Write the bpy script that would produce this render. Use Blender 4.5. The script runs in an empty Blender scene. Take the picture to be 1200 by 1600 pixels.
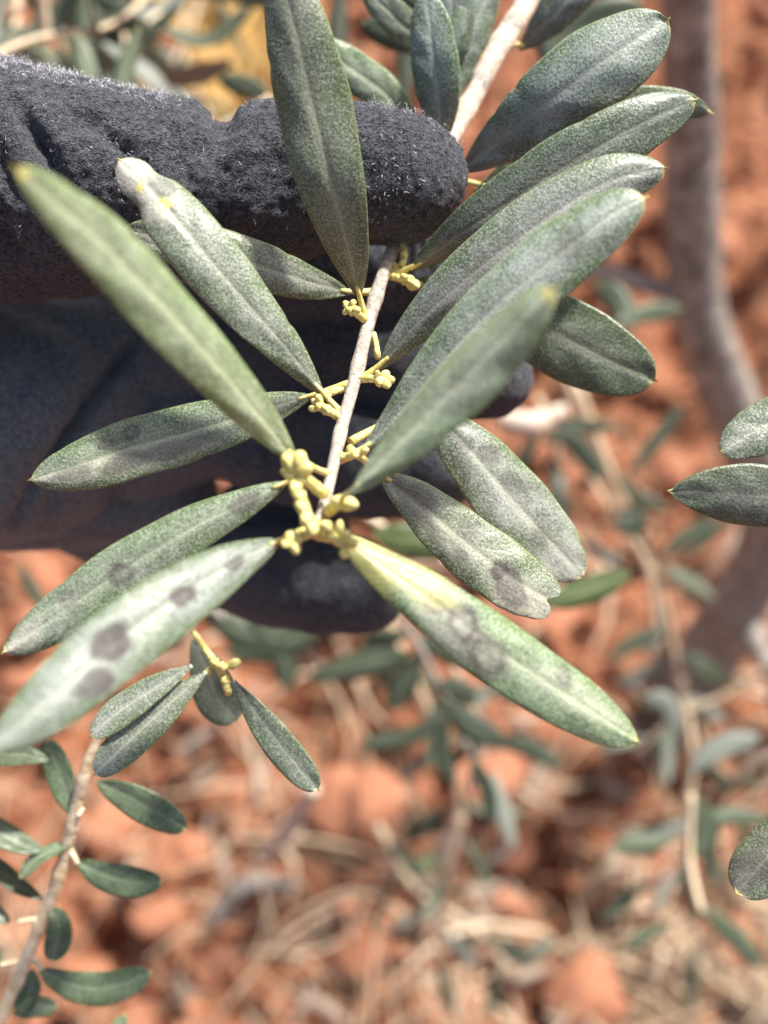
import bpy, bmesh, math, random
import numpy as np
from mathutils import Vector, Matrix, noise

random.seed(11)
rng = np.random.default_rng(11)
SC = bpy.context.scene
COL = SC.collection

# ------------------------------------------------------------------ camera, sky, sun, exposure
CAM = np.array([0.0, 0.0, 1.05])
PITCH = math.radians(60)                      # looking down at the soil
cam_d = bpy.data.cameras.new('camera')
cam = bpy.data.objects.new('camera', cam_d); COL.objects.link(cam)
cam.location = CAM
cam.rotation_euler = (math.pi/2 - PITCH, 0, 0)
cam_d.sensor_fit = 'HORIZONTAL'; cam_d.sensor_width = 36.0
HF = math.radians(20)
cam_d.lens = 18/math.tan(HF)
cam_d.clip_start = 0.01; cam_d.clip_end = 400
cam_d.dof.use_dof = True
cam_d.dof.focus_distance = 0.180
cam_d.dof.aperture_fstop = 11.4
cam_d.dof.aperture_blades = 0
SC.camera = cam

SUN = Vector((0.38, 0.46, 0.80)).normalized()   # towards the sun
w = bpy.data.worlds.new('World'); SC.world = w; w.use_nodes = True
nt = w.node_tree; nt.nodes.clear()
sky = nt.nodes.new('ShaderNodeTexSky'); sky.sky_type = 'NISHITA'; sky.sun_disc = False
sky.sun_elevation = math.asin(SUN.z); sky.sun_rotation = math.atan2(SUN.x, SUN.y)
sky.air_density = 1.0; sky.dust_density = 5.0; sky.ozone_density = 1.0
bgn = nt.nodes.new('ShaderNodeBackground'); bgn.inputs['Strength'].default_value = 0.09
out = nt.nodes.new('ShaderNodeOutputWorld')
nt.links.new(sky.outputs[0], bgn.inputs[0]); nt.links.new(bgn.outputs[0], out.inputs[0])
sl = bpy.data.lights.new('sun', 'SUN'); so = bpy.data.objects.new('sun', sl); COL.objects.link(so)
sl.energy = 4.7; sl.angle = math.radians(3.5); sl.color = (1.0, 0.95, 0.87)
so.rotation_euler = SUN.to_track_quat('Z', 'Y').to_euler()
vs = SC.view_settings
vs.view_transform = 'Standard'; vs.look = 'None'; vs.gamma = 1; vs.use_curve_mapping = False
vs.exposure = 0.84
SC.render.engine = 'CYCLES'
SC.cycles.use_denoising = True
SC.cycles.max_bounces = 6
SC.cycles.use_adaptive_sampling = False

# ------------------------------------------------------------------ pixel (1200x1600) -> point helpers
F = 600/math.tan(HF)
RIGHT = np.array([1.0, 0, 0]); UP = np.array([0, math.sin(PITCH), math.cos(PITCH)])
FWD = np.array([0, math.cos(PITCH), -math.sin(PITCH)])
def P(x, y, d):
    return CAM + d*(FWD + (x-600)/F*RIGHT - (y-800)/F*UP)
def ground(x, y, z=0.0):
    r = FWD + (x-600)/F*RIGHT - (y-800)/F*UP
    t = (z-CAM[2])/r[2]
    return CAM + t*r
def nrm(v): return v/np.maximum(np.linalg.norm(v, axis=-1, keepdims=True), 1e-9)

# ------------------------------------------------------------------ node helpers
class N:
    def __init__(s, name, rough=0.6, spec=0.4):
        s.m = bpy.data.materials.new(name); s.m.use_nodes = True
        s.t = s.m.node_tree; s.b = s.t.nodes['Principled BSDF']
        s.b.inputs['Roughness'].default_value = rough
        s.b.inputs['Specular IOR Level'].default_value = spec
    def n(s, ty, **k):
        o = s.t.nodes.new(ty)
        for a, v in k.items(): setattr(o, a, v)
        return o
    def l(s, a, b): s.t.links.new(a, b)
    def coord(s, which='Object'): return s.n('ShaderNodeTexCoord').outputs[which]
    def noise(s, vec, scale, detail=2, rough=0.5, dist=0):
        o = s.n('ShaderNodeTexNoise'); s.l(vec, o.inputs['Vector'])
        o.inputs['Scale'].default_value = scale; o.inputs['Detail'].default_value = detail
        o.inputs['Roughness'].default_value = rough; o.inputs['Distortion'].default_value = dist
        return o.outputs['Fac']
    def ramp(s, fac, stops, smooth=False):
        o = s.n('ShaderNodeValToRGB'); s.l(fac, o.inputs[0]); e = o.color_ramp.elements
        if smooth: o.color_ramp.interpolation = 'EASE'
        for i, (p, c) in enumerate(stops):
            if i >= 2: e.new(p)
            e[i].position = p
            c = (c, c, c, 1) if isinstance(c, (int, float)) else (*c, 1)
            e[i].color = c
        return o.outputs[0]
    def mix(s, fac, a, b, mode='MIX'):
        o = s.n('ShaderNodeMix', data_type='RGBA', blend_type=mode)
        for i, v in ((0, fac), (6, a), (7, b)):
            if isinstance(v, (int, float)): o.inputs[i].default_value = v
            elif isinstance(v, tuple): o.inputs[i].default_value = (*v, 1)
            else: s.l(v, o.inputs[i])
        return o.outputs[2]
    def math(s, op, a, b=0.0, clamp=False):
        o = s.n('ShaderNodeMath', operation=op, use_clamp=clamp)
        for i, v in ((0, a), (1, b)):
            if isinstance(v, (int, float)): o.inputs[i].default_value = v
            else: s.l(v, o.inputs[i])
        return o.outputs[0]
    def attr(s, name): return s.n('ShaderNodeAttribute', attribute_name=name).outputs['Fac']
    def bump(s, h, strength, dist):
        o = s.n('ShaderNodeBump'); o.inputs['Strength'].default_value = strength
        o.inputs['Distance'].default_value = dist
        s.l(h, o.inputs['Height']); s.l(o.outputs[0], s.b.inputs['Normal'])
    def col(s, c):
        if isinstance(c, tuple): s.b.inputs['Base Color'].default_value = (*c, 1)
        else: s.l(c, s.b.inputs['Base Color'])

def leaf_material(name, dark, light, scale_col, scale_amt, rough, grain=2600):
    """Olive leaf: green ground, silvery scales as fine speckle, pale midrib, stains from vertex attributes."""
    k = N(name, rough, 0.45)
    co = k.coord('Object'); uv = k.n('ShaderNodeUVMap').outputs[0]
    sep = k.n('ShaderNodeSeparateXYZ'); k.l(uv, sep.inputs[0])
    u, v = sep.outputs[0], sep.outputs[1]
    av = k.math('ABSOLUTE', k.math('MULTIPLY', k.math('SUBTRACT', v, 0.5), 2.0))
    oin = k.n('ShaderNodeObjectInfo'); oi = oin.outputs['Color']; bloom = oin.outputs['Alpha']
    big = k.noise(co, 190, 3, 0.6)
    c = k.mix(k.ramp(big, [(0.35, 0.0), (0.68, 1.0)]), dark, light)
    # greener towards the margin and in patches, greyer bloom along the middle
    pat = k.ramp(k.noise(co, 95, 2), [(0.45, 0.0), (0.70, 0.7)])
    c = k.mix(pat, c, (0.085, 0.128, 0.042))
    c = k.mix(k.ramp(av, [(0.45, 0.0), (0.95, 0.75)]), c, (0.072, 0.115, 0.034))
    fine = k.noise(co, grain, 1.0, 0.6)
    mid = k.noise(co, 330, 3, 0.65)
    bl = k.math('MULTIPLY', k.ramp(k.math('ADD', k.math('MULTIPLY', av, -0.32), k.noise(co, 130, 3, 0.6)), [(0.16, 0.0), (0.52, 1.0)]), bloom, True)
    c = k.mix(k.math('MULTIPLY', bl, 0.75), c, (0.285, 0.305, 0.275))
    # silvery scales as crisp speckle
    sp = k.ramp(k.math('ADD', fine, k.math('MULTIPLY', k.math('SUBTRACT', mid, 0.5), 0.22)), [(0.50, 0.0), (0.58, 1.0)])
    c = k.mix(k.math('MULTIPLY', sp, scale_amt), c, scale_col)
    drk = k.ramp(k.noise(co, grain*0.9, 0.5), [(0.38, 1.0), (0.47, 0.0)])
    c = k.mix(k.math('MULTIPLY', drk, 0.48), c, (0.026, 0.036, 0.016))
    # faint lateral veins
    wv = k.n('ShaderNodeTexWave', wave_type='BANDS', bands_direction='X')
    cmb = k.n('ShaderNodeCombineXYZ'); k.l(k.math('SUBTRACT', u, k.math('MULTIPLY', av, 0.17)), cmb.inputs[0]); k.l(k.math('MULTIPLY', v, 0.4), cmb.inputs[1])
    k.l(cmb.outputs[0], wv.inputs['Vector']); wv.inputs['Scale'].default_value = 2.3; wv.inputs['Distortion'].default_value = 3.5; wv.inputs['Detail Scale'].default_value = 3.0
    vein = k.math('MULTIPLY', k.ramp(wv.outputs['Fac'], [(0.93, 0.0), (1.0, 1.0)]), k.ramp(k.noise(co, 120, 1), [(0.45, 0.0), (0.65, 1.0)]))
    c = k.mix(k.math('MULTIPLY', vein, 0.05), c, (0.26, 0.29, 0.22))
    # midrib and thin pale margin
    mr = k.ramp(av, [(0.015, 0.42), (0.06, 0.0)])
    halo = k.ramp(av, [(0.03, 0.18), (0.30, 0.0)])
    c = k.mix(k.math('ADD', mr, halo, True), c, (0.36, 0.365, 0.28))
    c = k.mix(k.ramp(av, [(0.95, 0.0), (1.0, 0.6)]), c, (0.17, 0.22, 0.07))
    c = k.mix(1.0, c, oi, 'MULTIPLY')
    # tan scars, sooty stains and yellowing
    pl = k.math('MULTIPLY', k.attr('pale'), k.ramp(k.noise(co, 700, 2), [(0.3, 0.45), (0.6, 1.0)]), True)
    c = k.mix(pl, c, k.mix(fine, (0.40, 0.37, 0.31), (0.66, 0.62, 0.55)))
    st = k.math('MULTIPLY', k.attr('stain'), k.ramp(k.noise(co, 800, 3, 0.6), [(0.30, 0.72), (0.55, 1.0)]), True)
    c = k.mix(k.math('MULTIPLY', st, 0.95), c, k.mix(k.math('MULTIPLY', sp, 0.35), (0.050, 0.040, 0.041), (0.15, 0.125, 0.12)))
    c = k.mix(k.math('MULTIPLY', k.attr('yellow'), 0.88), c, k.mix(mid, (0.56, 0.50, 0.10), (0.66, 0.60, 0.24)))
    k.col(c)
    rr = k.math('ADD', k.math('ADD', k.math('MULTIPLY', sp, 0.16), rough-0.08, True), k.math('MULTIPLY', st, 0.3)); k.l(rr, k.b.inputs['Roughness'])
    h = k.math('ADD', k.math('MULTIPLY', k.noise(co, grain*0.55, 2), 1.0), k.math('MULTIPLY', k.noise(co, 330, 3), 0.9))
    h = k.math('SUBTRACT', h, k.math('MULTIPLY', vein, 0.15))
    k.bump(h, 0.42, 0.0003)
    k.b.inputs['Sheen Weight'].default_value = 0.10; k.b.inputs['Sheen Roughness'].default_value = 0.6
    return k.m

M = {}
M['leaf'] = leaf_material('olive_leaf_upper', (0.058, 0.082, 0.044), (0.115, 0.145, 0.098), (0.37, 0.395, 0.36), 0.46, 0.43, 3000)
M['leaf_under'] = leaf_material('olive_leaf_underside', (0.16, 0.19, 0.155), (0.24, 0.265, 0.225), (0.42, 0.43, 0.38), 0.6, 0.6)
def leaf_far():
    k = N('olive_leaf_far', 0.45, 0.45)
    uv = k.n('ShaderNodeUVMap').outputs[0]; sep = k.n('ShaderNodeSeparateXYZ'); k.l(uv, sep.inputs[0])
    av = k.math('ABSOLUTE', k.math('MULTIPLY', k.math('SUBTRACT', sep.outputs[1], 0.5), 2.0))
    c = k.mix(k.noise(k.coord(), 120, 2), (0.040, 0.060, 0.028), (0.095, 0.122, 0.076))
    c = k.mix(k.ramp(av, [(0.04, 0.7), (0.15, 0.0)]), c, (0.25, 0.27, 0.19))
    ti = k.ramp(sep.outputs[0], [(0.955, 0.0), (1.0, 1.0)])
    c = k.mix(ti, c, (0.42, 0.36, 0.16))
    c = k.mix(1.0, c, k.n('ShaderNodeObjectInfo').outputs['Color'], 'MULTIPLY')
    k.col(c); return k.m
M['leaf_far'] = leaf_far()
def leaf_far_under():
    k = N('olive_leaf_far_underside', 0.6, 0.4)
    c = k.mix(k.noise(k.coord(), 200, 2), (0.13, 0.15, 0.125), (0.21, 0.225, 0.19)); k.col(c); return k.m
M['leaf_far_under'] = leaf_far_under()

def bark(name, a, b, spk, scale=700, stretch=(1, 1, 1)):
    k = N(name, 0.65, 0.3); co = k.coord()
    mp = k.n('ShaderNodeMapping'); mp.inputs['Scale'].default_value = stretch; k.l(co, mp.inputs[0])
    c = k.mix(k.ramp(k.noise(mp.outputs[0], scale, 3, 0.6), [(0.35, 0.0), (0.65, 1.0)]), a, b)
    sp = k.ramp(k.noise(co, scale*3.4, 1), [(0.60, 0.0), (0.68, 0.8)])
    c = k.mix(sp, c, spk); k.col(c)
    k.bump(k.noise(co, scale*1.6, 3), 0.6, 0.25/scale)
    return k.m
M['stem'] = bark('grey_twig_bark', (0.30, 0.265, 0.225), (0.50, 0.46, 0.41), (0.12, 0.085, 0.065), 800)
M['stem_old'] = bark('pale_twig_bark', (0.52, 0.41, 0.32), (0.72, 0.61, 0.52), (0.34, 0.23, 0.15), 600)
M['stem_pale'] = bark('cream_shoot_bark', (0.70, 0.53, 0.32), (0.84, 0.73, 0.56), (0.55, 0.38, 0.17), 400)
M['trunk'] = bark('trunk_bark', (0.15, 0.13, 0.115), (0.43, 0.395, 0.35), (0.07, 0.05, 0.04), 90)
def bud_m():
    k = N('bud_yellow', 0.5, 0.4); co = k.coord()
    c = k.mix(k.ramp(k.noise(co, 900, 2), [(0.35, 0.0), (0.65, 1.0)]), (0.58, 0.50, 0.13), (0.80, 0.73, 0.34))
    c = k.mix(k.ramp(k.noise(co, 3000, 1), [(0.58, 0.0), (0.68, 0.45)]), c, (0.18, 0.14, 0.04))
    k.col(c); k.bump(k.noise(co, 2200, 2), 0.5, 0.0002)
    k.b.inputs['Subsurface Weight'].default_value = 0.0
    return k.m
M['bud'] = bud_m()
def glove_m():
    k = N('charcoal_fleece', 0.95, 0.08); co = k.coord()
    n1 = k.noise(co, 1250, 3, 0.7, 0.8); n2 = k.noise(co, 2600, 1, 0.5)
    pile = k.math('ADD', k.math('MULTIPLY', n1, 0.7), k.math('MULTIPLY', n2, 0.3))
    c = k.mix(k.ramp(pile, [(0.41, 0.0), (0.60, 1.0)]), (0.009, 0.0105, 0.0130), (0.100, 0.106, 0.126))
    c = k.mix(k.ramp(k.noise(co, 70, 3), [(0.35, 0.0), (0.7, 0.35)]), c, (0.075, 0.072, 0.077))
    lint = k.ramp(k.noise(co, 700, 1.5, 0.5, 0.6), [(0.71, 0.0), (0.75, 0.5)])
    c = k.mix(lint, c, (0.30, 0.30, 0.32))
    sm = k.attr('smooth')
    c = k.mix(sm, c, k.mix(k.ramp(k.noise(co, 1100, 3), [(0.35, 0.0), (0.65, 1.0)]), (0.084, 0.090, 0.098), (0.148, 0.157, 0.170)))  # smoother palm fabric; brightening of its shade is put into this paler, bluer colour
    k.col(c)
    h = k.math('MULTIPLY', pile, k.math('SUBTRACT', 1.0, k.math('MULTIPLY', sm, 0.8)))
    k.bump(h, 1.0, 0.0016)
    k.b.inputs['Sheen Weight'].default_value = 0.22; k.b.inputs['Sheen Roughness'].default_value = 0.5
    k.b.inputs['Sheen Tint'].default_value = (0.8, 0.82, 0.9, 1)
    return k.m
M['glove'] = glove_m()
def plain(name, a, b, scale, rough=0.7):
    k = N(name, rough, 0.25); c = k.mix(k.ramp(k.noise(k.coord(), scale, 3), [(0.35, 0.0), (0.65, 1.0)]), a, b)
    k.col(c); return k.m
M['fuzz'] = plain('fleece_fibre', (0.05, 0.049, 0.052), (0.16, 0.157, 0.165), 300, 0.85)
M['lint'] = plain('pale_lint', (0.36, 0.36, 0.40), (0.62, 0.62, 0.66), 300, 0.8)
M['straw'] = plain('dry_straw', (0.36, 0.25, 0.16), (0.76, 0.61, 0.44), 9, 0.6)
M['straw_gold'] = plain('golden_straw', (0.62, 0.38, 0.11), (0.82, 0.58, 0.24), 14, 0.6)
M['clod'] = plain('red_clod', (0.18, 0.064, 0.034), (0.50, 0.23, 0.135), 45, 0.9)
M['dead_leaf'] = plain('dead_leaf', (0.16, 0.12, 0.10), (0.42, 0.34, 0.27), 30, .8)
def soil():
    k = N('red_soil', 0.95, 0.1); co = k.coord()
    c = k.mix(k.ramp(k.noise(co, 9, 5, 0.65), [(0.32, 0.0), (0.68, 1.0)]), (0.14, 0.048, 0.026), (0.42, 0.175, 0.096))
    c = k.mix(k.ramp(k.noise(co, 42, 4, 0.6), [(0.45, 0.0), (0.7, 0.6)]), c, (0.56, 0.30, 0.175))
    c = k.mix(k.ramp(k.noise(co, 60, 3, 0.6), [(0.34, 0.85), (0.50, 0.0)]), c, (0.075, 0.030, 0.018))  # dark patches: moist soil, with crevice shade put into the colour
    k.col(c); k.bump(k.noise(co, 110, 5, 0.7), 0.9, 0.006); return k.m
M['soil'] = soil()

# ------------------------------------------------------------------ object helpers
def mesh_from(name, verts, faces, mats, smooth=True, mat_idx=None):
    me = bpy.data.meshes.new(name); me.from_pydata([tuple(v) for v in verts], [], [tuple(f) for f in faces])
    for m in (mats if isinstance(mats, (list, tuple)) else [mats]): me.materials.append(m)
    if mat_idx is not None: me.polygons.foreach_set('material_index', np.asarray(mat_idx, dtype=np.int32))
    if smooth: me.polygons.foreach_set('use_smooth', np.ones(len(me.polygons), dtype=bool))
    me.update(); return me
def link(name, me, parent=None, loc=(0, 0, 0)):
    o = bpy.data.objects.new(name, me); COL.objects.link(o)
    if parent is not None: o.parent = parent
    o.location = loc; return o
def empty(name, loc, label, cat, group=None):
    o = bpy.data.objects.new(name, None); COL.objects.link(o); o.location = tuple(loc)
    o.empty_display_size = 0.01; tag(o, label, cat, group); return o
def tag(o, label, cat, group=None):
    o['label'] = label; o['category'] = cat
    if group: o['group'] = group
ABS = {}
def child(name, V, Fc, mats, parent, origin, mat_idx=None, smooth=True):
    """A mesh given in world points becomes a child with its own origin."""
    origin = np.asarray(origin, float); po = ABS.get(parent.name) if parent else np.zeros(3)
    if po is None: po = np.array(parent.location); ABS[parent.name] = po
    me = mesh_from(name, np.asarray(V)-origin, Fc, mats, smooth, mat_idx)
    o = link(name, me, parent, tuple(origin-po)); ABS[o.name] = origin; return o

def spline(pts, n):
    """Catmull-Rom through pts, n samples even in arc length."""
    p = np.asarray(pts, float)
    if len(p) == 2:
        t = np.linspace(0, 1, n)[:, None]; return p[0]*(1-t)+p[1]*t
    q = np.vstack([2*p[0]-p[1], p, 2*p[-1]-p[-2]]); o = []
    for i in range(1, len(q)-2):
        t = np.linspace(0, 1, 24, endpoint=False)[:, None]
        a, b, c, d = q[i-1], q[i], q[i+1], q[i+2]
        o.append(0.5*((2*b)+(-a+c)*t+(2*a-5*b+4*c-d)*t**2+(-a+3*b-3*c+d)*t**3))
    o = np.vstack(o+[p[-1][None]])
    s = np.r_[0, np.cumsum(np.linalg.norm(np.diff(o, axis=0), axis=1))]
    x = np.linspace(0, s[-1], n)
    return np.stack([np.interp(x, s, o[:, k]) for k in range(o.shape[1])], 1)

def tube(pts, radii, n=24, seg=12, wob=0.0, seed=0, knots=()):
    c = spline(np.c_[np.asarray(pts, float), np.asarray(radii, float)], n)
    r = c[:, 3].copy(); c = c[:, :3]
    L = np.linspace(0, 1, n)
    for k, a, wd in knots: r *= 1+a*np.exp(-((L-k)/wd)**2)
    T = nrm(np.gradient(c, axis=0)); ref = np.array([0.31, 0.77, 0.55])
    A = nrm(np.cross(T, ref)); B = np.cross(T, A)
    g = np.random.default_rng(seed); ph = g.uniform(0, 6.28, 6)
    V = []
    for j in range(seg):
        a = 2*math.pi*j/seg
        ww = 1+wob*(np.sin(3*a+ph[0]+14*L)+np.sin(2*a+ph[1]-23*L)+np.sin(ph[2]+61*L+a))
        V.append(c+(A*math.cos(a)+B*math.sin(a))*(r*ww)[:, None])
    V = np.stack(V, 1).reshape(-1, 3)
    Fc = [(i*seg+j, i*seg+(j+1) % seg, (i+1)*seg+(j+1) % seg, (i+1)*seg+j) for i in range(n-1) for j in range(seg)]
    V = np.vstack([V, c[:1], c[-1:]]); a0, a1 = n*seg, n*seg+1
    Fc += [(a0, (j+1) % seg, j) for j in range(seg)]+[(a1, (n-1)*seg+j, (n-1)*seg+(j+1) % seg) for j in range(seg)]
    return V, Fc

def leaf_geo(C, hw, a=0.8, b=0.6, roll=0.0, fold=0.10, curl=0.16, nu=70, nv=18, thick=0.00042, seed=0, bulge=0.0,
             notch=0.0, side=None, pinch=(), wavy=0.012, view=None):
    """C: centre line points (world). hw: half width in metres. Returns verts, faces, uv, (u,v)."""
    c = spline(C, 400)[np.round((1-(1-np.linspace(0, 1, nu))**1.12)*399).astype(int)]; T = nrm(np.gradient(c, axis=0))
    view = nrm(c-CAM) if view is None else np.broadcast_to(view, c.shape)
    S = nrm(np.cross(T, view)); Nn = nrm(np.cross(S, T))
    Nn = np.where((np.sum(Nn*view, 1) > 0)[:, None], -Nn, Nn)
    u = 1-(1-np.linspace(0, 1, nu))**1.12
    rl = np.radians(np.interp(u, np.linspace(0, 1, len(roll)), roll) if isinstance(roll, (list, tuple)) else np.full(nu, roll))[:, None]
    S2 = S*np.cos(rl)+Nn*np.sin(rl); N2 = -S*np.sin(rl)+Nn*np.cos(rl)
    tm = a/(a+b); pk = tm**a*(1-tm)**b
    ue = np.clip(u*0.965 if notch else u/0.985, 0, 1); wd = hw*(ue**a*(1-ue)**b)/pk
    wd = np.maximum(wd, 0.00035*np.clip((1-u)/0.03, 0, 1)+0.00008)
    g = np.random.default_rng(seed+5); ph = g.uniform(0, 6.28, 12)
    v = np.linspace(-1, 1, nv)*1.0; v = np.sign(v)*np.abs(v)**0.92
    V0 = np.zeros((nu, nv, 3)); H = np.zeros((nu, nv))
    for j in range(nv):
        x = v[j]; s = 1.0 if x > 0 else -1.0
        ww = wd*(1+wavy*np.sin(9*u+ph[0]+s)+wavy*0.8*np.sin(23*u+ph[1]+2*s))
        for (pu, ps, pa, pw) in pinch:
            if ps*s >= 0: ww = ww*(1-pa*np.exp(-((u-pu)/pw)**2))
        h = wd*(fold*abs(x)-curl*x*x*(1+0.5*abs(x))) - wd*0.05*np.exp(-(x/0.07)**2)
        h += hw*0.035*np.sin(30*u-5*abs(x)+ph[2]+s)*abs(x)*(1-abs(x))*2.0
        h += hw*0.03*np.sin(7*u+3*x+ph[3])+hw*0.02*np.sin(15*u-4*x+ph[4])*abs(x)
        h += bulge*hw*np.sin(math.pi*u)*(1-x*x)
        pos = c+S2*(x*ww)[:, None]+N2*h[:, None]
        if notch:
            end = np.exp(-((1-u)/0.06)**2)
            pos = pos+T*(hw*notch*end*math.sqrt(max(0.0, 1-((abs(x)-0.5)/0.5)**2)))[:, None]
        V0[:, j] = pos; H[:, j] = x
        edge = (1-np.abs(v)**6)
    V1 = V0-N2[:, None, :]*(thick*edge)[None, :, None]-N2[:, None, :]*0.00006
    V = np.vstack([V0.reshape(-1, 3), V1.reshape(-1, 3)]); o = nu*nv
    Fc = []; mi = []
    flip = float(np.dot(np.cross(V0[nu//2, nv-1]-V0[nu//2, 0], T[nu//2]), N2[nu//2])) > 0
    idx = np.arange(nu*nv).reshape(nu, nv)
    q = np.stack([idx[:-1, :-1], idx[:-1, 1:], idx[1:, 1:], idx[1:, :-1]], -1).reshape(-1, 4)
    if not flip: q = q[:, ::-1]
    Fc += q.tolist(); mi += [0]*len(q)
    Fc += (q[:, ::-1]+o).tolist(); mi += [1]*len(q)
    def stitch(e, inv):
        for x, y in zip(e[:-1], e[1:]):
            f = (x, y, y+o, x+o); Fc.append(f if inv else f[::-1]); mi.append(0)
    stitch(idx[:, 0].tolist(), flip); stitch(idx[:, -1].tolist()[::-1], flip); stitch(idx[-1, :].tolist(), flip); stitch(idx[0, :].tolist()[::-1], flip)
    uu = np.repeat(u, nv); vv = np.tile(v, nu)
    UV = np.stack([uu, vv*0.5+0.5], 1); UV = np.vstack([UV, UV])
    return V, Fc, UV, mi, (uu, vv)

def put_leaf(parent, C, hw, spots=(), tint=1.0, far=False, name='leaf', label=None, under=False, tip=True, bloom=0.6, **k):
    sd = k.get('seed', 0)
    if far: k.setdefault('nu', 22); k.setdefault('nv', 8)
    V, Fc, UV, mi, (uu, vv) = leaf_geo(C, hw, **k)
    mats = [M['leaf_far'], M['leaf_far_under']] if far else [M['leaf'], M['leaf_under']]
    if under: mats = mats[::-1]
    o = child(name, V, Fc, mats, parent, C[0], mi)
    me = o.data; uvl = me.uv_layers.new(name='UVMap')
    li = np.zeros(len(me.loops), dtype=np.int32); me.loops.foreach_get('vertex_index', li)
    uvl.data.foreach_set('uv', UV[li].astype(np.float32).ravel())
    if not far:
        A = {'stain': np.zeros(len(uu)), 'pale': np.zeros(len(uu)), 'yellow': np.zeros(len(uu))}
        for s in spots:
            kind, su, sv, ru, rv, st = s[:6]
            an = np.arctan2((vv-sv)/rv, (uu-su)/ru); wob = 1+0.10*np.sin(2*an+su*40)+0.07*np.sin(3*an+sv*31+su*9)+0.04*np.sin(5*an+su*77)
            d = np.sqrt(((uu-su)/ru)**2+((vv-sv)/rv)**2)/wob
            f = np.clip((1.14-d)/0.32, 0, 1)*st if kind == 'stain' else np.clip((1.25-d)/0.55, 0, 1)*st
            if kind == 'ring': nz = .9+.2*np.sin(an*2+su*60)*np.sin(an+sv*9); f = np.maximum(np.exp(-((d-0.80)/0.37)**2)*nz, .5*np.clip((1-d)*3, 0, 1))*st; kind = 'stain'
            A[kind] = np.maximum(A[kind], f)
        if tip: A['yellow'] = np.maximum(A['yellow'], np.clip((uu-0.968)/0.02, 0, 1)*0.9)
        for n_, f in A.items():
            at = me.attributes.new(n_, 'FLOAT', 'POINT'); at.data.foreach_set('value', np.r_[f, f].astype(np.float32))
    t = tint if isinstance(tint, tuple) else (tint,)*3
    o.color = (*t, bloom)
    if label: o['label'] = label
    return o

def blob(center, axis, length, r, seed=0, nu=10, nv=12, lobes=0.10):
    g = np.random.default_rng(seed); ax = nrm(np.asarray(axis, float)); A = nrm(np.cross(ax, [0.3, 0.8, 0.51])); B = np.cross(ax, A); ph = g.uniform(0, 6.28, 4)
    V = []; Fc = []
    for i in range(nu+1):
        t = math.pi*i/nu
        for j in range(nv):
            a = 2*math.pi*j/nv
            rr = r*math.sin(t)*(1+lobes*math.sin(4*a+ph[0])*math.sin(t)+0.10*math.sin(2*a+ph[1]+3*t))*(1-0.15*math.cos(t))
            V.append(center-ax*length*0.5*math.cos(t)+(A*math.cos(a)+B*math.sin(a))*rr)
    for i in range(nu):
        for j in range(nv):
            Fc.append((i*nv+j, i*nv+(j+1) % nv, (i+1)*nv+(j+1) % nv, (i+1)*nv+j))
    return np.array(V), Fc

# ------------------------------------------------------------------ SETTING: red soil ground
def fbm(x, y, s, o=4, z=0.0):
    return noise.fractal(Vector((x*s, y*s, z)), 0.9, 2.1, o)
def warp(n, core, far):
    a = np.linspace(-1, 1, n); return np.sign(a)*(core*np.abs(a)+(far-core)*np.abs(a)**9)
def soil_z(x, y):
    d = math.hypot(x, y-0.8)
    a = 1.0/(1+(d/6)**2)
    return a*(0.030*fbm(x, y, 8, 4)+0.095*max(0, fbm(x, y, 13, 4, 4.0))**1.1-0.09*max(0, fbm(x, y, 9, 3, 14.0)-.1)+0.008*fbm(x, y, 55, 3, 9.0))-0.01
gx = warp(321, 1.15, 90); gy = warp(321, 1.35, 90)+0.75
GV = np.array([(x, y, soil_z(x, y)) for y in gy for x in gx])
ii = np.arange(321*321).reshape(321, 321)
GF = np.stack([ii[:-1, :-1], ii[:-1, 1:], ii[1:, 1:], ii[1:, :-1]], -1).reshape(-1, 4).tolist()
go = link('ground', mesh_from('ground', GV, GF, M['soil'])); go['kind'] = 'structure'

# soil clods: the larger ones are things, the crumbs are stuff
clod_me = []
for k in range(6):
    bm = bmesh.new(); bmesh.ops.create_icosphere(bm, subdivisions=3, radius=1.0); rp = random.Random(k+60)
    planes = [(Vector((rp.gauss(0, 1), rp.gauss(0, 1), rp.gauss(0, 1))).normalized(), rp.uniform(.55, .85)) for _ in range(11)]
    for v in bm.verts:
        p = v.co.copy(); n_ = noise.fractal(p*1.1+Vector((k*7.3, 0, 0)), 0.8, 2.0, 4); n2 = noise.noise(p*3.7+Vector((0, k*3.1, 0)))
        q = p*(1+0.30*n_+0.08*n2)
        for pn, pd in planes:
            e = q.dot(pn)-pd
            if e > 0: q -= pn*e*0.85
        v.co = q; v.co.z *= 0.75
    me = bpy.data.meshes.new('soil_clod'); bm.to_mesh(me); bm.free(); me.materials.append(M['clod'])
    me.polygons.foreach_set('use_smooth', np.ones(len(me.polygons), dtype=bool)); clod_me.append(me)
R2 = random.Random(5)
for k in range(170):
    px, py = R2.uniform(-60, 1260), R2.uniform(-40, 1660)
    if px < 560 and 130 < py < 820 and R2.random() < 0.8: continue
    g = ground(px, py); s = R2.choice([0.012, 0.014, 0.018, 0.022, 0.028, 0.036])*R2.uniform(0.8, 1.25)
    o = link('soil_clod', clod_me[k % 6], None, (g[0], g[1], soil_z(g[0], g[1])+s*0.30))
    o.rotation_euler = (R2.uniform(-.4, .4), R2.uniform(-.4, .4), R2.uniform(0, 6.28)); o.scale = (s*R2.uniform(.85, 1.3), s, s*R2.uniform(.8, 1.1))
    tag(o, 'rough red soil clod lying loose on the bare ground', 'clod', 'red soil clods on the ground')
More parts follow.
